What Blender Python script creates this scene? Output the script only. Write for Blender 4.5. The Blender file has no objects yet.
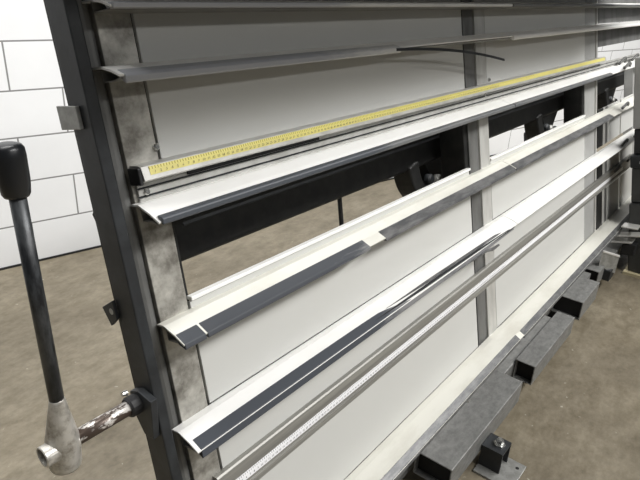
import bpy, bmesh, math, random
from mathutils import Vector, Matrix
random.seed(7)
S = bpy.context.scene
COL = S.collection

# ------------------------------------------------------------------ frame of the place
# world: X along the rack, Z up, the viewer stands at y = 0 and the rack leans back at y ~ 0.5
TILT = math.radians(12.5)
U = Vector((0, math.sin(TILT), math.cos(TILT)))
N = Vector((0, -math.cos(TILT), math.sin(TILT)))
P0 = Vector((0, 0.5298, 0.22)); U0 = P0.dot(U)
def rp(x, n, u):                       # a point of the rack: along, out of its face, up its face
    p = P0 + n * N + (u - U0) * U
    return Vector((x, p.y, p.z))
ORG = rp(1.9, 0, 0.104); ORG.z = 0
RM = Matrix.Translation(ORG)

# ------------------------------------------------------------------ materials
def mat(name, base, rough=.5, metal=0., var=.0, vscale=20., base2=None, spec=.5, bump=0., bscale=80., stretch=(1, 1, 1), lo=.4, hi=.6, emit=0):
    m = bpy.data.materials.new(name); m.use_nodes = True
    nt = m.node_tree; b = nt.nodes['Principled BSDF']
    b.inputs['Base Color'].default_value = (*base, 1); b.inputs['Roughness'].default_value = rough
    b.inputs['Metallic'].default_value = metal; b.inputs['Specular IOR Level'].default_value = spec
    tc = nt.nodes.new('ShaderNodeTexCoord'); mp = nt.nodes.new('ShaderNodeMapping')
    mp.inputs['Scale'].default_value = stretch
    nt.links.new(tc.outputs['Object'], mp.inputs['Vector'])
    if base2 is None and var: base2 = tuple(c * (1 - var) for c in base)
    if base2 is not None:
        nz = nt.nodes.new('ShaderNodeTexNoise'); nz.inputs['Scale'].default_value = vscale; nz.inputs['Detail'].default_value = 6
        nz.inputs['Roughness'].default_value = .65
        cr = nt.nodes.new('ShaderNodeValToRGB')
        cr.color_ramp.elements[0].position = lo; cr.color_ramp.elements[0].color = (*base, 1)
        cr.color_ramp.elements[1].position = hi; cr.color_ramp.elements[1].color = (*base2, 1)
        nt.links.new(mp.outputs[0], nz.inputs['Vector']); nt.links.new(nz.outputs['Fac'], cr.inputs['Fac'])
        nt.links.new(cr.outputs['Color'], b.inputs['Base Color'])
    if bump:
        n2 = nt.nodes.new('ShaderNodeTexNoise'); n2.inputs['Scale'].default_value = bscale; n2.inputs['Detail'].default_value = 4
        bp = nt.nodes.new('ShaderNodeBump'); bp.inputs['Strength'].default_value = bump; bp.inputs['Distance'].default_value = .002
        nt.links.new(mp.outputs[0], n2.inputs['Vector']); nt.links.new(n2.outputs['Fac'], bp.inputs['Height'])
        nt.links.new(bp.outputs[0], b.inputs['Normal'])
    return m

M = {}
M['post'] = mat('dark_painted_steel', (.012, .0135, .0155), .5, 0, vscale=18, base2=(.022, .025, .028), bump=.15)
M['steel'] = mat('grey_steel', (.17, .17, .165), .5, .3, vscale=14, base2=(.11, .11, .105), stretch=(1, 1, .3))
M['plate'] = mat('mottled_aluminium', (.54, .525, .48), .45, .35, vscale=24, base2=(.17, .16, .14), bump=.15, lo=.34, hi=.66)
M['plate_light'] = mat('light_aluminium', (.55, .545, .52), .4, .3, vscale=20, base2=(.44, .435, .41), stretch=(1, 1, .2))
M['panel'] = mat('pale_board', (.53, .53, .51), .42, 0, vscale=7, base2=(.52, .52, .495), spec=.35, lo=.3, hi=.75)
M['ledge'] = mat('white_aluminium', (.88, .875, .855), .38, .05, vscale=9, base2=(.80, .79, .75), stretch=(.4, 1, 1), lo=.45, hi=.75)
M['ledge_cream'] = mat('cream_aluminium', (.76, .75, .685), .42, .1, vscale=9, base2=(.60, .58, .51), stretch=(.4, 1, 1), lo=.45, hi=.75)
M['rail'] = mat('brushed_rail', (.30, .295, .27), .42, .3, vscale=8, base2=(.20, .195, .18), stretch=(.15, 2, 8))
M['rear'] = mat('black_steel', (.009, .009, .009), .5, 0, vscale=30, base2=(.016, .016, .015), spec=.3)
M['tube'] = mat('raw_steel_tube', (.25, .25, .24), .5, .35, vscale=60, base2=(.15, .15, .145), bump=.4, bscale=160, stretch=(.6, 1, 1), lo=.35, hi=.7)
M['black'] = mat('black_rubber', (.012, .012, .013), .55, 0, bump=.15)
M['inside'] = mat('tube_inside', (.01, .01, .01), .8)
M['grip'] = mat('black_plastic_grip', (.009, .01, .012), .34, 0, bump=.08, bscale=200)
M['rod'] = mat('black_rod', (.075, .08, .085), .38, .4, vscale=45, base2=(.014, .015, .017), bump=.2, stretch=(1, 1, .3))
M['cast'] = mat('cast_silver', (.56, .54, .50), .38, .55, vscale=45, base2=(.20, .18, .15), bump=.6, bscale=70, lo=.46, hi=.70)
M['rust'] = mat('worn_brown_pipe', (.085, .062, .05), .36, .4, vscale=55, base2=(.7, .67, .63), bump=.3, lo=.55, hi=.60, stretch=(.5, 1, 1))
M['chrome'] = mat('zinc_bolt', (.6, .6, .58), .25, .9)
M['galv'] = mat('galvanised_plate', (.36, .36, .345), .45, .5, vscale=40, base2=(.26, .26, .245))
M['brightgalv'] = mat('bright_edge', (.66, .65, .62), .4, .4)
M['cabinet'] = mat('dark_grey_enamel', (.032, .033, .032), .42, 0, vscale=10, base2=(.045, .046, .045))
M['greypost'] = mat('light_grey_enamel', (.36, .36, .35), .45, 0, vscale=6, base2=(.3, .3, .29))
M['ink'] = mat('black_ink', (.03, .03, .03), .6)
M['brass'] = mat('yellowish_edge', (.5, .44, .28), .5)

def cap_mat(name, a, b, x_worn):
    """slate plastic, rubbed through to bare metal from x_worn (along the ledge) on"""
    m = mat(name, a, .42, 0, spec=.5)
    nt = m.node_tree; bs = nt.nodes['Principled BSDF']
    tc = nt.nodes.new('ShaderNodeTexCoord')
    sx = nt.nodes.new('ShaderNodeSeparateXYZ'); nt.links.new(tc.outputs['Object'], sx.inputs[0])
    mp = nt.nodes.new('ShaderNodeMapping'); mp.inputs['Scale'].default_value = (9, 60, 60)
    nt.links.new(tc.outputs['Object'], mp.inputs[0])
    nz = nt.nodes.new('ShaderNodeTexNoise'); nz.inputs['Scale'].default_value = 1.; nz.inputs['Detail'].default_value = 7; nz.inputs['Roughness'].default_value = .7
    nt.links.new(mp.outputs[0], nz.inputs['Vector'])
    mr = nt.nodes.new('ShaderNodeMapRange'); mr.inputs['From Min'].default_value = x_worn - .12 - ORG.x; mr.inputs['From Max'].default_value = x_worn + .12 - ORG.x
    mr.inputs['To Min'].default_value = -.42; mr.inputs['To Max'].default_value = .12
    nt.links.new(sx.outputs['X'], mr.inputs['Value'])
    ad = nt.nodes.new('ShaderNodeMath'); ad.operation = 'ADD'
    nt.links.new(nz.outputs['Fac'], ad.inputs[0]); nt.links.new(mr.outputs[0], ad.inputs[1])
    cr = nt.nodes.new('ShaderNodeValToRGB')
    cr.color_ramp.elements[0].position = .42; cr.color_ramp.elements[0].color = (*a, 1)
    cr.color_ramp.elements[1].position = .62; cr.color_ramp.elements[1].color = (*b, 1)
    nt.links.new(ad.outputs[0], cr.inputs['Fac']); nt.links.new(cr.outputs[0], bs.inputs['Base Color'])
    return m
M['cap_top'] = cap_mat('slate_plastic_shiny', (.40, .41, .44), (.62, .625, .62), .85)
M['cap_low'] = cap_mat('slate_plastic_scuffed', (.052, .058, .07), (.19, .19, .195), .95)
M['cap_mid'] = cap_mat('slate_plastic_worn', (.058, .063, .073), (.22, .22, .22), .86)
M['cap_high'] = cap_mat('slate_plastic_bluish', (.065, .072, .085), (.15, .153, .155), .95)
M['cap_bottom'] = mat('grey_worn_plastic', (.17, .17, .17), .4, .2, vscale=60, base2=(.085, .087, .09), stretch=(.3, 1, 1), bump=.2)

def tape_mat(name, base, dark, step):
    m = mat(name, base, .45)
    nt = m.node_tree; bs = nt.nodes['Principled BSDF']
    tc = nt.nodes.new('ShaderNodeTexCoord'); sx = nt.nodes.new('ShaderNodeSeparateXYZ'); nt.links.new(tc.outputs['Object'], sx.inputs[0])
    def math_(op, a, b=None):
        n = nt.nodes.new('ShaderNodeMath'); n.operation = op
        for i, v in enumerate((a, b)):
            if v is None: continue
            if hasattr(v, 'links'): nt.links.new(v, n.inputs[i])
            else: n.inputs[i].default_value = v
        return n.outputs[0]
    fr = math_('FRACT', math_('DIVIDE', sx.outputs['X'], step))
    ln = math_('LESS_THAN', fr, .28)
    mx = nt.nodes.new('ShaderNodeMixRGB'); mx.inputs[1].default_value = (*base, 1); mx.inputs[2].default_value = (*dark, 1)
    nt.links.new(ln, mx.inputs[0]); nt.links.new(mx.outputs[0], bs.inputs['Base Color'])
    return m
M['yellow'] = mat('yellow_tape', (.72, .65, .20), .4, 0, vscale=30, base2=(.66, .59, .20), stretch=(.3, 1, 1))
M['yellow_tick'] = tape_mat('yellow_tape_ticks', (.72, .65, .20), (.3, .25, .03), .005)
M['white_tape'] = mat('white_tape', (.86, .86, .88), .35)
M['white_tick'] = tape_mat('white_tape_ticks', (.86, .86, .88), (.25, .25, .27), .005)

# ------------------------------------------------------------------ mesh helpers
def link(name, bm, m, parent=None, smooth=False, bevel=0., local=True):
    """bm is in world coordinates; children get coordinates relative to their thing's base"""
    bmesh.ops.recalc_face_normals(bm, faces=bm.faces)
    root = parent
    while root is not None and root.parent: root = root.parent
    if root is not None: bmesh.ops.transform(bm, matrix=Matrix.Translation(-root.location), verts=bm.verts)
    me = bpy.data.meshes.new(name); bm.to_mesh(me); bm.free()
    o = bpy.data.objects.new(name, me); COL.objects.link(o)
    me.materials.append(m)
    if smooth:
        for p in me.polygons: p.use_smooth = True
    if bevel:
        md = o.modifiers.new('bevel', 'BEVEL'); md.width = bevel; md.segments = 2; md.limit_method = 'ANGLE'; md.angle_limit = math.radians(40)
    if parent is not None: o.parent = parent
    return o
def solid(bm, rings, caps=True):
    vs = [[bm.verts.new(p) for p in r] for r in rings]; k = len(vs[0])
    for a, b in zip(vs, vs[1:]):
        for i in range(k): bm.faces.new((a[i], a[(i + 1) % k], b[(i + 1) % k], b[i]))
    if caps: bm.faces.new(vs[0][::-1]); bm.faces.new(vs[-1])
def prism(bm, poly, x0, x1, d0=(0, 0), d1=(0, 0)):     # (n,u) outline swept along the rack
    solid(bm, [[rp(x0, n + d0[0], u + d0[1]) for n, u in poly], [rp(x1, n + d1[0], u + d1[1]) for n, u in poly]])
def rbox(bm, x0, x1, n0, n1, u0, u1):
    prism(bm, [(n0, u0), (n1, u0), (n1, u1), (n0, u1)], x0, x1)
def wbox(bm, x0, x1, y0, y1, z0, z1):
    solid(bm, [[Vector((x, y0, z0)), Vector((x, y1, z0)), Vector((x, y1, z1)), Vector((x, y0, z1))] for x in (x0, x1)])
def sheet(line, th):                                    # thicken an open polyline into an outline
    out = []; inn = []
    for i, p in enumerate(line):
        a = Vector(line[max(i - 1, 0)]); b = Vector(line[min(i + 1, len(line) - 1)])
        d = (b - a).normalized(); nn = Vector((-d.y, d.x)) * th / 2
        q = Vector(p); out.append(tuple(q + nn)); inn.append(tuple(q - nn))
    return out + inn[::-1]
def lathe(bm, a, b, prof, seg=24, flat=1.):                      # prof: (t along a->b, radius)
    a = Vector(a); b = Vector(b); d = (b - a).normalized()
    e = d.orthogonal().normalized(); f = d.cross(e)
    solid(bm, [[a + (b - a) * t + (e * math.cos(2 * math.pi * k / seg) + f * math.sin(2 * math.pi * k / seg)) * r for k in range(seg)] for t, r in prof])
def tubepath(bm, pts, r, seg=12):
    pts = [Vector(p) for p in pts]; rings = []; e = None
    for i, p in enumerate(pts):
        d = (pts[min(i + 1, len(pts) - 1)] - pts[max(i - 1, 0)]).normalized()
        if e is None: e = d.orthogonal().normalized()
        else: e = (e - d * e.dot(d)).normalized()
        f = d.cross(e)
        rings.append([p + (e * math.cos(2 * math.pi * k / seg) + f * math.sin(2 * math.pi * k / seg)) * r for k in range(seg)])
    solid(bm, rings)
def BM(): return bmesh.new()
def empty(name, loc, label, cat):
    o = bpy.data.objects.new(name, None); COL.objects.link(o); o.location = loc; o.empty_display_size = .1
    o['label'] = label; o['category'] = cat
    return o

# ------------------------------------------------------------------ the hall
WD = Vector((.97786, -.20928, 0)); WN = Vector((-.20928, -.97786, 0)); WP = Vector((1.19775, 2.46331, 0))
BH, BWD = .193, .412
def wall():
    bm = BM()
    solid(bm, [[WP + WD * s + WN * d + Vector((0, 0, z)) for d, z in ((0, 0), (0, 4.6), (-.2, 4.6), (-.2, 0))] for s in (-4, 14)])
    ang = math.atan2(WD.y, WD.x)
    R = Matrix.Translation(WP) @ Matrix.Rotation(ang, 4, 'Z')
    bmesh.ops.transform(bm, matrix=R.inverted(), verts=bm.verts)
    m = bpy.data.materials.new('white_painted_blocks'); m.use_nodes = True; nt = m.node_tree; b = nt.nodes['Principled BSDF']
    tc = nt.nodes.new('ShaderNodeTexCoord'); sx = nt.nodes.new('ShaderNodeSeparateXYZ'); cb = nt.nodes.new('ShaderNodeCombineXYZ')
    nt.links.new(tc.outputs['Object'], sx.inputs[0])
    ad = nt.nodes.new('ShaderNodeMath'); ad.inputs[1].default_value = .070 + .206 + 20 * BWD
    nt.links.new(sx.outputs['X'], ad.inputs[0]); nt.links.new(ad.outputs[0], cb.inputs['X'])
    az = nt.nodes.new('ShaderNodeMath'); az.inputs[1].default_value = 0.002
    nt.links.new(sx.outputs['Z'], az.inputs[0]); nt.links.new(az.outputs[0], cb.inputs['Y'])
    br = nt.nodes.new('ShaderNodeTexBrick'); br.offset = .5; br.offset_frequency = 2
    br.inputs['Scale'].default_value = 1; br.inputs['Brick Width'].default_value = BWD; br.inputs['Row Height'].default_value = BH
    br.inputs['Mortar Size'].default_value = .0035; br.inputs['Mortar Smooth'].default_value = .15
    br.inputs['Color1'].default_value = (.86, .87, .885, 1); br.inputs['Color2'].default_value = (.83, .84, .855, 1); br.inputs['Mortar'].default_value = (.25, .25, .25, 1)
    nt.links.new(cb.outputs[0], br.inputs['Vector'])
    nz = nt.nodes.new('ShaderNodeTexNoise'); nz.inputs['Scale'].default_value = 5; nz.inputs['Detail'].default_value = 5
    nt.links.new(tc.outputs['Object'], nz.inputs['Vector'])
    mr = nt.nodes.new('ShaderNodeMapRange'); mr.inputs['To Min'].default_value = .92; mr.inputs['To Max'].default_value = 1.04
    nt.links.new(nz.outputs['Fac'], mr.inputs['Value'])
    mx = nt.nodes.new('ShaderNodeMixRGB'); mx.blend_type = 'MULTIPLY'; mx.inputs[0].default_value = 1
    nt.links.new(br.outputs['Color'], mx.inputs[1]); nt.links.new(mr.outputs[0], mx.inputs[2])
    nt.links.new(mx.outputs[0], b.inputs['Base Color'])
    b.inputs['Roughness'].default_value = .6; b.inputs['Specular IOR Level'].default_value = .3
    bp = nt.nodes.new('ShaderNodeBump'); bp.inputs['Strength'].default_value = .5; bp.inputs['Distance'].default_value = .004; bp.invert = True
    nt.links.new(br.outputs['Fac'], bp.inputs['Height']); nt.links.new(bp.outputs[0], b.inputs['Normal'])
    o = link('wall_back', bm, m); o.matrix_world = R; o['kind'] = 'structure'
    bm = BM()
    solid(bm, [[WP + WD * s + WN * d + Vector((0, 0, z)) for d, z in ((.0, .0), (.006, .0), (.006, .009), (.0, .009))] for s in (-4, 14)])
    t = link('shadow_joint_back', bm, M['inside']); t['kind'] = 'structure'  # thin black strip drawn in for the shadow joint at the wall's foot
wall()

def floor():
    m = bpy.data.materials.new('stained_concrete'); m.use_nodes = True; nt = m.node_tree; b = nt.nodes['Principled BSDF']
    tc = nt.nodes.new('ShaderNodeTexCoord')
    def noise(scale, detail, rough=.6, stretch=(1, 1, 1)):
        mp = nt.nodes.new('ShaderNodeMapping'); mp.inputs['Scale'].default_value = stretch; mp.inputs['Rotation'].default_value = (0, 0, -.2)
        n = nt.nodes.new('ShaderNodeTexNoise'); n.inputs['Scale'].default_value = scale; n.inputs['Detail'].default_value = detail; n.inputs['Roughness'].default_value = rough
        nt.links.new(tc.outputs['Object'], mp.inputs[0]); nt.links.new(mp.outputs[0], n.inputs['Vector'])
        return n.outputs['Fac']
    def ramp(f, p0, c0, p1, c1):
        r = nt.nodes.new('ShaderNodeValToRGB'); r.color_ramp.elements[0].position = p0; r.color_ramp.elements[0].color = (*c0, 1)
        r.color_ramp.elements[1].position = p1; r.color_ramp.elements[1].color = (*c1, 1); nt.links.new(f, r.inputs[0]); return r.outputs[0]
    def mix(kind, f, a, c):
        x = nt.nodes.new('ShaderNodeMixRGB'); x.blend_type = kind; x.inputs[0].default_value = f; nt.links.new(a, x.inputs[1]); nt.links.new(c, x.inputs[2]); return x.outputs[0]
    c = ramp(noise(2.2, 8, .65, (1, 1.4, 1)), .32, (.160, .136, .096), .68, (.25, .218, .160))
    c = mix('MULTIPLY', .8, c, ramp(noise(11, 7, .7, (1, 1.8, 1)), .35, (.60, .575, .52), .62, (1.05, 1.05, 1.05)))
    c = mix('MULTIPLY', .5, c, ramp(noise(55, 4), .3, (.75, .75, .75), .6, (1.05, 1.05, 1.05)))
    c = mix('SCREEN', .45, c, ramp(noise(38, 3, .5), .70, (0, 0, 0), .76, (.5, .48, .42)))
    nt.links.new(c, b.inputs['Base Color'])
    b.inputs['Roughness'].default_value = .42; b.inputs['Specular IOR Level'].default_value = .4
    rr = ramp(noise(4, 5), .3, (.34, .34, .34), .7, (.55, .55, .55)); nt.links.new(rr, b.inputs['Roughness'])
    bp = nt.nodes.new('ShaderNodeBump'); bp.inputs['Strength'].default_value = .25; bp.inputs['Distance'].default_value = .003
    nt.links.new(noise(40, 5), bp.inputs['Height']); nt.links.new(bp.outputs[0], b.inputs['Normal'])
    bm = BM(); wbox(bm, -5, 16, -7, 4, -.2, 0)
    o = link('floor', bm, m); o['kind'] = 'structure'
floor()

# ------------------------------------------------------------------ the rack: one machine with its parts
rack = empty('profile_assembly_rack', ORG, 'leaning steel rack of pale boards, long white ledges and measuring tapes on steel tubes', 'rack')
XL, XR = .458, 3.72
# end post, uprights and their plates
bm = BM(); rbox(bm, .412, .430, -.022, .024, -.05 + .16, 1.44); end_post = link('end_post', bm, M['post'], rack, bevel=.002)
bm = BM(); rbox(bm, .4455, .463, -.05, -.004, .112, 1.48); link('upright', bm, M['steel'], rack, bevel=.006)
bm = BM(); rbox(bm, .426, .532, -.05, -.0125, .112, 1.48); link('backing', bm, M['rear'], rack)  # black backing added to put shade into the seams beside the plate
bm = BM(); rbox(bm, .4645, .5195, -.012, .0, .13, 1.48); link('face_plate', bm, M['plate'], rack, bevel=.0012)
for x0, xm, x1, ma, mb in ((1.551, 1.620, 1.686, 'steel', 'plate_light'), (2.672, 2.830, 2.852, 'greypost', 'plate_light')):
    bm = BM(); rbox(bm, x0 - .014, x1 + .006, -.085, -.0085, .112, 1.48); link('upright', bm, M['rear'], rack, bevel=.003)  # core coloured black to stand for unlit sides and shaded seams
    bm = BM(); rbox(bm, x0 + .007, xm, -.0083, -.004, .13, 1.48); link('face_plate', bm, M[ma], rack, bevel=.001)
    bm = BM(); rbox(bm, xm + .001, x1, -.0083, .001, .13, 1.48); link('face_plate', bm, M[mb], rack, bevel=.0015)
bm = BM(); rbox(bm, 3.56, 3.66, -.05, -.004, .112, 1.05); link('upright', bm, M['greypost'], rack, bevel=.004)
# boards of the five rows, open between the fourth and fifth ledge
ROWS = [(.337, .505), (.575, .700), (.7075, .893), (1.115, 1.255), (1.2585, 1.44)]
for i, (u0, u1) in enumerate(ROWS):
    for j, (x0, x1) in enumerate(((.524, 1.543), (1.690, 2.664))):
        
        bm = BM(); rbox(bm, x0, x1, -.006, .0, u0, u1 - .001); link('board', bm, M['panel'], rack, bevel=.001)
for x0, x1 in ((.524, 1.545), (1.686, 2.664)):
    for u in (.334, .704):  # thin strips added to draw the shadow line under the boards
        bm = BM(); rbox(bm, x0, x1, -.006, -.003, u - .01, u + .008); link('gap_shade', bm, M['steel'], rack)
# the boards between lower ledges run behind the white rule
for x0, x1 in ((.524, 1.543), (1.690, 2.664)):
    bm = BM(); rbox(bm, x0, x1, -.006, -.0002, .5055, .5745); link('board', bm, M['panel'], rack)
# last bay: narrower boards with gaps
bm = BM(); rbox(bm, 2.86, 3.71, -.006, 0, 1.262, 1.48); link('board', bm, M['steel'], rack)
bm = BM(); rbox(bm, 2.86, 3.71, -.006, 0, 1.165, 1.255); link('board', bm, M['steel'], rack)
for u0, u1 in ((.72, .893), (.565, .69), (.30, .50)):
    for x0, x1, m in ((2.87, 2.955, 'rear'), (2.96, 2.995, 'plate_light'), (3.00, 3.035, 'steel'), (3.04, 3.27, 'panel'), (3.295, 3.555, 'panel')):
        bm = BM(); rbox(bm, x0, x1, -.006, 0, u0, u1); link('board', bm, M[m], rack, bevel=.001)
# light trim along the top edge of the board under the opening
for x0, x1 in ((.526, 1.545), (1.690, 2.664)):
    bm = BM(); rbox(bm, x0, x1, -.010, .004, .8935, .900); link('edge_trim', bm, M['ledge'], rack, bevel=.001)
# grooved strip under the yellow tape
STR = [(.0, 1.066), (.006, 1.066), (.006, 1.0735), (.003, 1.074), (.003, 1.077), (.006, 1.0775), (.006, 1.086), (.003, 1.0865), (.003, 1.089), (.006, 1.0895), (.006, 1.098), (.0, 1.098)]
bm = BM(); prism(bm, STR, .470, 3.62); strip = link('grooved_strip', bm, M['plate_light'], rack)
for u in (1.0742, 1.0868):  # dark strips laid in the grooves, their shading put in as colour
    bm = BM(); rbox(bm, .470, 3.62, .0031, .0036, u, u + .0026); link('groove_shade', bm, M['post'], strip)
bm = BM(); prism(bm, [(.006, 1.091), (.012, 1.091), (.012, 1.0985), (.006, 1.0985)], .56, .88); link('black_strip', bm, M['black'], rack)  # plain black strip along the foot of the tape rail

SLOPE = [(0, 0), (.016, .0), (.040, -.011), (.058, -.0225)]
def ledge_outline(u, line, th=.0028):
    return [(n, u + v) for n, v in sheet(line, th)]
def make_ledge(x0, x1, u, cap, caps, line=SLOPE, capo=((.0395, -.0085), (.0590, -.0205), (.0605, -.028), (.0585, -.030), (.0430, -.0245)), du=0., m0='ledge', low=-.022):
    bm = BM()
    prism(bm, ledge_outline(u, line), x0, x1, d1=(0, du))
    l = link('ledge', bm, M[m0], rack)
    # bottom flange and back leg, a folded sheet
    bm = BM(); e = line[-1]
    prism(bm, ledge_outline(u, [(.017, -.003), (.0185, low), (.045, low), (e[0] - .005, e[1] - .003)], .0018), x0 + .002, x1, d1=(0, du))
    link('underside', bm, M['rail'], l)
    for a, b, m in caps:
        bm = BM(); prism(bm, [(n, u + v) for n, v in capo], a, b, d1=(0, du)); link('cap', bm, M[m], l, bevel=.0015)
    return l
THIN = ((.0505, -.0125), (.0610, -.0150), (.0630, -.0180), (.0625, -.0245), (.0600, -.026), (.0530, -.020))
XJ = 1.74
FLAT = [(0, 0), (.020, .0), (.044, -.0065), (.061, -.0135)]
CAPB = ((.046, -.0050), (.0610, -.0105), (.0650, -.0150), (.0640, -.0225), (.0600, -.024), (.050, -.018))
make_ledge(.450, XJ, 1.340, 0, [(.452, XJ - .004, 'cap_top')], capo=((.044, -.0085), (.0625, -.0085), (.066, -.010), (.065, -.0165), (.05, -.0165)), line=FLAT, low=-.016)
make_ledge(XJ + .003, XR, 1.340, 0, [(XJ + .005, XR, 'cap_high')], capo=((.044, -.0085), (.0625, -.0085), (.066, -.010), (.065, -.0165), (.05, -.0165)), line=FLAT, low=-.016)
make_ledge(.443, XJ, 1.257, 0, [(.450, 1.12, 'cap_top')], capo=CAPB, line=FLAT, low=-.019)
make_ledge(XJ + .003, XR, 1.257, 0, [(XJ + .003, XR, 'ledge')], capo=CAPB, line=FLAT, low=-.019)
make_ledge(.458, XJ, 1.067, 0, [(.462, XJ - .001, 'cap_high')], capo=THIN)
make_ledge(XJ + .003, XR - .1, 1.067, 0, [(XJ + .005, 2.85, 'cap_high')], capo=THIN)
make_ledge(.458, XJ, .880, 0, [(.459, .500, 'cap_mid'), (.503, .945, 'cap_mid'), (1.005, XJ - .001, 'cap_bottom')], m0='ledge_cream')
make_ledge(XJ + .003, XR - .1, .880, 0, [(XJ + .005, 2.9, 'cap_bottom')], m0='ledge_cream')
make_ledge(.444, XJ, .704, 0, [])
make_ledge(XJ + .003, XR - .1, .704, 0, [])
# the dark bar clipped onto the second lowest ledge, frayed at its far end
bar = bpy.data.objects[[o.name for o in COL.objects if o.name.startswith('ledge')][-2]]
bm = BM(); CO = ((.0395, .704 - .0085), (.0575, .704 - .0195), (.0600, .704 - .0340), (.0575, .704 - .036), (.0430, .704 - .0270))

def lerp(f): return [(n + (.058 - n) * f, u + (.676 - u) * f) for n, u in CO]
xs = [(.451, 0), (.70, .0), (.86, .03), (1.0, .08), (1.15, .15), (1.35, .25), (1.55, .4), (1.71, .65)]
solid(bm, [[rp(x, n, u) for n, u in lerp(f)] for x, f in xs]); link('cap', bm, M['cap_low'], bar, bevel=.001)
for k, (n, v, x0, x1) in enumerate(((.0455, -.0095, 1.00, 1.64), (.051, -.0145, .95, 1.72), (.060, -.030, 1.3, 1.58))):
    bm = BM(); rr = .0040
    solid(bm, [[rp(x, n + .004 * g + a * q, .704 + v - .009 * g + b * q) for a, b in ((-rr, -rr * .6), (rr, -rr), (rr, rr * .5), (-rr * .6, rr))] for x, g, q in ((x0, 0, .1), (x0 + .2, .3, .8), (x1 - .05, .9, 1), (x1, 1, .6))])
    link('frayed_strand', bm, M['cap_bottom' if k != 1 else 'post'], bar, bevel=.001)
# strip peeled off the second ledge, hanging loose
bm = BM(); pts = [rp(1.10 + .55 * f, .064 + .006 * f, 1.240 - .014 * f - .043 * f * f) for f in [i / 12 for i in range(13)]]
solid(bm, [[p + N * .0012 + U * .003, p - N * .0012 + U * .003, p - N * .0012 - U * .003, p + N * .0012 - U * .003] for p in pts])
link('peeled_strip', bm, M['post'], rack)
# lowest ledge, deeper than the others
LOW = [(0, 0), (.018, 0), (.062, -.009), (.078, -.022)]
LC = ((.0625, -.0068), (.0785, -.0200), (.0790, -.031), (.0755, -.032), (.066, -.018))
make_ledge(.47, XJ - .03, .334, 0, [(.48, XJ - .055, 'cap_bottom')], line=LOW, capo=LC, m0='ledge_cream')
make_ledge(XJ - .027, XR - .1, .332, 0, [(XJ - .02, XR - .12, 'cap_bottom')], line=LOW, capo=LC, m0='ledge_cream')

for u, n in ((1.085, .03), (1.060, .05), (.875, .045), (.698, .045), (.575, .02)):
    for x in (3.10, 3.36):
        bm = BM(); pts = [rp(x + .14 * f, n + .045 * f - .05 * f * f, u + .022 * math.sin(math.pi * f) - .01) for f in [i / 10 for i in range(11)]]
        tubepath(bm, pts, .006, 10); link('bent_stop', bm, M['steel'], rack, smooth=True)
# numerals for the measuring tapes
def numerals(name, parent, m, x0, x1, step, size, n, u):
    bm = BM(); k = 1; x = x0
    cache = {}
    while x < x1:
        cu = bpy.data.curves.new('num', 'FONT'); cu.body = str(k); cu.size = size; cu.align_x = 'CENTER'; cu.resolution_u = 1
        to = bpy.data.objects.new('num', cu); COL.objects.link(to)
        me = to.to_mesh()
        vs = [bm.verts.new(rp(x + v.co.x, n, u + v.co.y)) for v in me.vertices]
        for p in me.polygons:
            try: bm.faces.new([vs[i] for i in p.vertices])
            except ValueError: pass
        to.to_mesh_clear(); bpy.data.objects.remove(to); bpy.data.curves.remove(cu)
        k += 1; x += step
    return link(name, bm, m, parent)
# upper tape rail
bm = BM(); prism(bm, [(0, 1.099), (.027, 1.099), (.031, 1.101), (.0265, 1.1205), (.018, 1.1225), (0, 1.1225)], .468, 2.88); rail = link('tape_rail', bm, M['plate_light'], rack, bevel=.0006)
bm = BM(); rbox(bm, .462, .4678, .001, .028, 1.095, 1.120); link('end_stop', bm, M['black'], rail, bevel=.002)
def tape_face(f, off=.0005):           # a point across the front face of the upper rail
    a = Vector((.0306, 1.1025)); b = Vector((.0268, 1.1197)); d = b - a
    return (a.x + d.x * f + off, a.y + d.y * f)
bm = BM(); a = tape_face(.28); b = tape_face(.98); prism(bm, [a, b, (b[0] - .0008, b[1]), (a[0] - .0008, a[1])], .480, 2.86); ytape = link('yellow_tape', bm, M['yellow'], rail); ytape['label'] = 'yellow measuring tape with black figures'
bm = BM(); a = tape_face(.74, .0007); b = tape_face(.97, .0007); prism(bm, [a, b, (b[0] - .0004, b[1]), (a[0] - .0004, a[1])], .480, 2.0); link('scale_ticks', bm, M['yellow_tick'], ytape)
a = tape_face(.40, .0014); numerals('figures', ytape, M['ink'], .488, 1.7, .010, .0058, a[0] + .0004, a[1])
# lower rule
bm = BM(); prism(bm, [(0, .512), (.010, .512), (.013, .516), (.013, .526), (.010, .527), (.010, .560), (.013, .561), (.013, .575), (.010, .5785), (0, .5785)], .500, 3.5); rail2 = link('rule_rail', bm, M['rail'], rack, bevel=.0006)
bm = BM(); rbox(bm, .505, 3.3, .0103, .0112, .5335, .5485); wtape = link('white_tape', bm, M['white_tape'], rail2); wtape['label'] = 'white measuring tape with black figures'
bm = BM(); rbox(bm, .505, 2.4, .0108, .0114, .5445, .5480); link('scale_ticks', bm, M['white_tick'], wtape)
numerals('figures', wtape, M['ink'], .512, 1.75, .010, .0062, .0118, .5365)
# screws
for x, n, u in ((.517, .003, 1.141), (.483, .007, 1.082), (1.70, .003, 1.131), (1.66, .007, 1.09)):
    bm = BM(); c = rp(x, n - .003, u); lathe(bm, c, c + N * .006, [(0, .0055), (.6, .0055), (1, .0035)], 14); link('screw', bm, M['chrome'], rack)
# unseen hood added above the rack to shade its upper rows
bm = BM(); rbox(bm, .40, 2.96, -.09, .50, 1.482, 1.50); rbox(bm, .40, 2.96, .492, .50, 1.455, 1.482); link('shade_hood', bm, M['steel'], rack)

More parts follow.
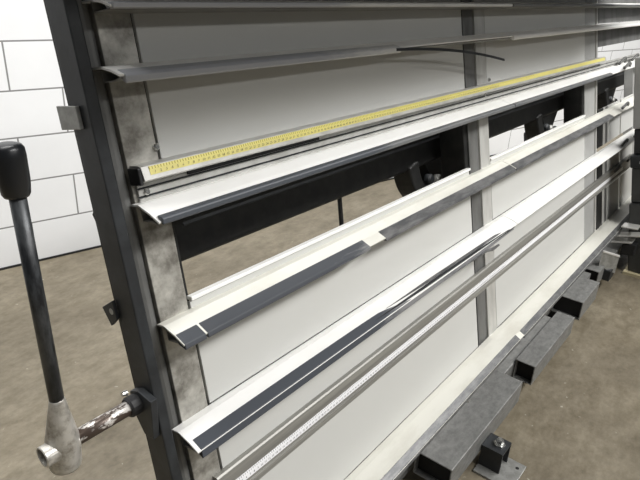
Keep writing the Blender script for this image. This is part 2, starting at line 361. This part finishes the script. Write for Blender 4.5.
# dark beam behind, carried by brackets
bm = BM(); prism(bm, [(-.11, .925), (-.118, .918), (-.235, .918), (-.24, .925), (-.24, 1.055), (-.235, 1.06), (-.118, 1.06), (-.11, 1.055)], .60, 4.0); beam = link('rear_beam', bm, M['rear'], rack, bevel=.004)
bm = BM(); prism(bm, [(-.108, .985), (-.11, .982), (-.11, .99)], .62, 3.9); link('weld_seam', bm, M['post'], beam)
for bx in (1.40, 2.40, 3.42):
    bm = BM()
    pts = [rp(bx - .01 + .11 * (1 - math.cos(t)) * .9, -.13, .93 - .115 * math.sin(t)) for t in [i * math.pi / 2 / 10 for i in range(11)]]
    solid(bm, [[p + N * .03 + U * .0, p - N * .03, p - N * .03 + Vector((.045, 0, .012)), p + N * .03 + Vector((.045, 0, .012))] for p in pts])
    br = link('beam_bracket', bm, M['rear'], rack, bevel=.004)
    bm = BM(); prism(bm, [(-.12, .78), (-.2, .78), (-.2, .86), (-.12, .85)], bx + .09, bx + .31); link('clamp_block', bm, M['post'], br, bevel=.008)
    bm = BM(); solid(bm, [[rp(bx + .12, n, .92), rp(bx + .33, n, .92), rp(bx + .24, n, .85), rp(bx + .17, n, .85)] for n in (-.13, -.18)]); link('gusset', bm, M['rear'], br)
    for k in range(3):
        c = rp(bx + .10 + k * .05, -.115, .875 - .012 * k)
        bm = BM(); lathe(bm, c, c + N * .02, [(0, .016), (.7, .016), (1, .011)], 16); link('knob', bm, M['galv' if k == 1 else 'post'], br, smooth=False)
bm = BM(); tubepath(bm, [rp(1.14, -.16, .93), rp(1.12, -.16, .60)], .006); link('rear_rod', bm, M['rear'], rack)

# feet tubes along the floor
def open_tube(x0, x1, y0, y1, z0, z1, w, name='base_tube', m='tube'):
    bm = BM()
    o = lambda x, d: [Vector((x, y0 + d, z0 + d)), Vector((x, y1 - d, z0 + d)), Vector((x, y1 - d, z1 - d)), Vector((x, y0 + d, z1 - d))]
    rings = [o(x0, 0), o(x1, 0), o(x1, w), o(x0, w), ]
    vs = [[bm.verts.new(p) for p in r] for r in rings]
    for a, b in ((0, 1), (1, 2), (2, 3), (3, 0)):
        for i in range(4): bm.faces.new((vs[a][i], vs[a][(i + 1) % 4], vs[b][(i + 1) % 4], vs[b][i]))
    t = link(name, bm, M[m], rack, bevel=.002)
    bm = BM(); wbox(bm, x0 + .02, x0 + .024, y0 + w, y1 - w, z0 + w, z1 - w); link('inside_shade', bm, M['inside'], t)  # black sheet set in the open end for the shade inside
    return t
t1 = open_tube(1.125, 1.612, .394, .500, .048, .125, .004)
t2 = open_tube(1.716, 2.140, .392, .458, .050, .124, .004)
t3 = open_tube(2.262, 2.50, .398, .512, .050, .132, .004)
t4 = open_tube(2.62, 3.30, .43, .53, .050, .124, .004)
bm = BM(); wbox(bm, .60, 3.4, .501 + .014, .60, .03, .112); link('base_beam', bm, M['tube'], rack, bevel=.003)
for x0, x1 in ((1.616, 2.10), (2.505, 2.615)):
    bm = BM(); wbox(bm, x0, x1, .46, .514, .055, .110); link('base_link', bm, M['tube'], rack, bevel=.003)
bm = BM(); wbox(bm, .41, .70, .45, .60, .0, .112); link('base_block', bm, M['post'], rack, bevel=.004)
for x in (1.70, 2.3, 3.2):
    bm = BM(); wbox(bm, x, x + .06, .47, .56, 0, .05); link('foot_block', bm, M['post'], rack, bevel=.003)
for xm in (.45, 1.62, 2.76):
    bm = BM(); p = rp(xm, -.03, .112); wbox(bm, xm - .04, xm + .05, .515, .62, .1, rp(xm, 0, .16).z); link('upright_shoe', bm, M['post'], rack, bevel=.003)
# levelling foot with bolt
bm = BM(); wbox(bm, 1.285, 1.400, .280, .392, 0, .007); foot = link('levelling_foot', bm, M['galv'], rack, bevel=.001)
bm = BM()
for (x0, x1, y0, y1, z0, z1) in ((1.318, 1.324, .330, .392, .007, .070), (1.376, 1.382, .330, .392, .007, .070), (1.318, 1.382, .330, .392, .070, .076)): wbox(bm, x0, x1, y0, y1, z0, z1)
link('channel', bm, M['post'], foot)
bm = BM(); lathe(bm, (1.352, .355, .076), (1.352, .355, .096), [(0, .017), (.25, .017), (.26, .011), (.8, .011), (1, .008)], 6); link('bolt', bm, M['chrome'], foot)
bm = BM(); lathe(bm, (1.375, .298, .0072), (1.375, .298, .0078), [(0, .005), (1, .005)], 16); link('bolt_hole', bm, M['inside'], foot)
bm = BM(); lathe(bm, rp(1.36, .04, .262), rp(1.36, .052, .262), [(0, .009), (.7, .009), (1, .006)], 12); link('screw', bm, M['chrome'], rack)

# small plates on the end post
bm = BM(); prism(bm, [(-.045, 1.216), (.004, 1.213), (.004, 1.183), (-.045, 1.184)], .406, .4115); link('lug_plate', bm, M['galv'], rack, bevel=.0008)
bm = BM(); prism(bm, [(-.052, .922), (-.020, .937), (-.018, .908), (-.038, .894)], .406, .4115); lug = link('lug_plate', bm, M['post'], rack, bevel=.0008)
c = rp(.4055, -.028, .919); bm = BM(); lathe(bm, c, c + Vector((.0006, 0, 0)), [(0, .005), (1, .005)], 14); link('bolt_hole', bm, M['galv'], lug)
bm = BM(); prism(bm, [(-.030, 1.064), (-.02, 1.075), (-.02, 1.04)], .413, .4205); link('lug_plate', bm, M['post'], rack)

# clamp lever at the near end
HX, HY, HZ = .284, .632, .655
bm = BM(); lathe(bm, (HX, HY + .006, .617), (HX, HY, .735), [(0, .015), (.0, .0205), (.04, .0218), (.3, .0228), (.40, .0222), (.95, .0105), (.98, .0098), (1, .008)], 28)
hub = link('clamp_lever', bm, M['cast'], rack, smooth=True); hub['label'] = 'black handled lever with cast silver hub'
bm = BM(); lathe(bm, (HX, HY, .72), (HX, HY + .015, 1.02), [(0, .0095), (1, .0095)], 24); link('rod', bm, M['rod'], hub, smooth=True)
bm = BM(); lathe(bm, (HX, HY + .016, 1.009), (HX, HY + .018, 1.070), [(0, .009), (.0, .0135), (.06, .0155), (.3, .0172), (.75, .0175), (.90, .0168), (.97, .014), (1, .008)], 28); link('grip', bm, M['grip'], hub, smooth=True)
bm = BM()
A = Vector((.2555, HY + .0015, HZ)); B = Vector((.262, HY, HZ))
k = 28
def ring(x, r, y=HY, z=HZ): return [Vector((x, y + r * math.cos(2 * math.pi * i / k), z + r * math.sin(2 * math.pi * i / k))) for i in range(k)]
solid(bm, [ring(.300, .0150), ring(.2535, .0150), ring(.2525, .0142), ring(.2525, .0122), ring(.27, .0118)], caps=True)
link('collar', bm, M['cast'], hub)
bm = BM(); lathe(bm, (.2695, HY, HZ), (.2705, HY, HZ), [(0, .0120), (1, .0120)], 20); link('bore', bm, M['inside'], hub)
bm = BM(); lathe(bm, (.290, HY, HZ), (.411, HY, HZ), [(0, .0112), (1, .0112)], 24); shaft = link('shaft', bm, M['rust'], rack, smooth=True)
bm = BM(); lathe(bm, (.383, HY, HZ), (.4115, HY, HZ), [(0, .014), (.1, .016), (1, .016)], 20); link('bush', bm, M['black'], shaft)
bm = BM(); solid(bm, [[Vector((x, HY + a, HZ + b)) for a, b in ((-.035, -.05), (-.012, -.052), (.016, -.014), (.016, .014), (-.004, .024), (-.035, .02))] for x in (.400, .4115)]); link('pivot_plate', bm, M['post'], shaft, bevel=.001)
c = Vector((.392, HY + .012, HZ + .017)); bm = BM(); lathe(bm, c, c + Vector((-.008, 0, .002)), [(0, .0045), (1, .0035)], 10); link('bolt', bm, M['chrome'], shaft)

# bent stop plate beyond the tubes
bm = BM()
E0 = (2.68, .450, .125, .195); E1 = (2.77, .392, .075, .158)
solid(bm, [[Vector((x, y, z0)), Vector((x, y, z1)), Vector((x + .006, y, z1)), Vector((x + .006, y, z0))] for x, y, z0, z1 in (E0, E1)])
stop = link('stop_plate', bm, M['galv'], rack, bevel=.001)
bm = BM(); solid(bm, [[Vector((x, y - .003, z1)), Vector((x, y - .003, z1 + .006)), Vector((x + .014, y + .003, z1 + .006)), Vector((x + .014, y + .003, z1))] for x, y, z0, z1 in (E0, E1)]); link('plate_edge', bm, M['brightgalv'], stop)
bm = BM(); wbox(bm, 2.72, 2.80, .40, .455, .048, .10); link('stop_foot', bm, M['post'], rack, bevel=.003)

# ------------------------------------------------------------------ dark machine column leaning beside the far end
cab = empty('machine_carriage', (3.25, .2, 0), 'dark leaning machine carriage with grey mast, beside the far end of the rack', 'machine')
def floor_u(n, z): return U0 + (z - .22 - n * math.sin(TILT)) / math.cos(TILT)
def tower(n0, n1, x0, x1, ua, ub, name, m, bv=.005):
    bm = BM(); lo = (floor_u(n0, ua), floor_u(n1, ua)) if ua < .05 else (ua, ua)
    prism(bm, [(n0, lo[0]), (n1, lo[1]), (n1, ub), (n0, ub)], x0, x1); return link(name, bm, M[m], cab, bevel=bv)
tower(.108, .55, 3.0, 3.45, .014, .43, 'body', 'cabinet')
tower(.112, .50, 3.02, 3.42, .432, .60, 'cover', 'cabinet')
tower(.108, .55, 3.0, 3.45, .603, .66, 'band', 'post')
tower(.116, .50, 3.03, 3.42, .662, .78, 'head', 'black')
tower(.112, .30, 3.02, 3.12, .782, 1.10, 'mast', 'greypost')
bm = BM(); rbox(bm, 2.992, 3.0, .15, .20, .625, .636); link('name_strip', bm, M['brightgalv'], cab)
bm = BM(); wbox(bm, 2.975, 3.46, -.10, .388, .0, .013); link('plinth', bm, M['brass'], cab)
for (y1, z1), (y0, z0), dz in (((.503, .153), (.378, .177), .007), ((.462, .243), (.37, .25), .006), ((.475, .190), (.35, .22), .006)):
    bm = BM(); solid(bm, [[Vector((2.93, y, z)), Vector((2.999, y, z)), Vector((2.999, y, z + dz)), Vector((2.93, y, z + dz))] for y, z in ((y1 - .02, z1), (y0, z0))]); link('clamp_arm', bm, M['brightgalv'], cab, bevel=.001)
bm = BM(); solid(bm, [[Vector((2.95, y, z - .06)), Vector((2.999, y, z - .06)), Vector((2.999, y, z - .003)), Vector((2.95, y, z - .003))] for y, z in ((.420, .162), (.36, .172))]); link('clamp_body', bm, M['black'], cab, bevel=.004)

# ------------------------------------------------------------------ light and camera
def area(name, loc, target, sx, sy, power, col=(1, .985, .95)):
    l = bpy.data.lights.new(name, 'AREA'); l.shape = 'RECTANGLE'; l.size = sx; l.size_y = sy; l.energy = power; l.color = col
    o = bpy.data.objects.new(name, l); COL.objects.link(o); o.location = loc
    o.rotation_euler = (Vector(target) - Vector(loc)).to_track_quat('-Z', 'Y').to_euler()
    return o
area('ceiling_lamp', (3.2, -2.35, 4.3), (2.6, .3, .9), 6.0, .4, 395, (1, .99, .97))
area('ceiling_lamp', (2.0, -5.3, 4.3), (2.0, .4, .9), 6.0, .4, 75, (1, .99, .97))
area('ceiling_lamp', (2.2, 1.45, 4.3), (2.2, 1.95, 0), 7.0, .3, 270, (1, .99, .97))
w = bpy.data.worlds.new('hall'); S.world = w; w.use_nodes = True
w.node_tree.nodes['Background'].inputs[0].default_value = (.93, .97, 1, 1); w.node_tree.nodes['Background'].inputs[1].default_value = .10

cd = bpy.data.cameras.new('camera'); cam = bpy.data.objects.new('camera', cd); COL.objects.link(cam)
cd.sensor_width = 36; cd.lens = 587.7 * 36 / 640; cd.clip_start = .02
cam.matrix_world = Matrix(((.62157286, .2903848, -.72754646, 0), (-.78180628, .28835493, -.55283848, 0), (.04925572, .91242978, .40625826, 1.25), (0, 0, 0, 1)))
S.camera = cam
S.view_settings.view_transform = 'Standard'; S.view_settings.look = 'None'; S.view_settings.gamma = 1; S.view_settings.use_curve_mapping = False
S.view_settings.exposure = 0.0
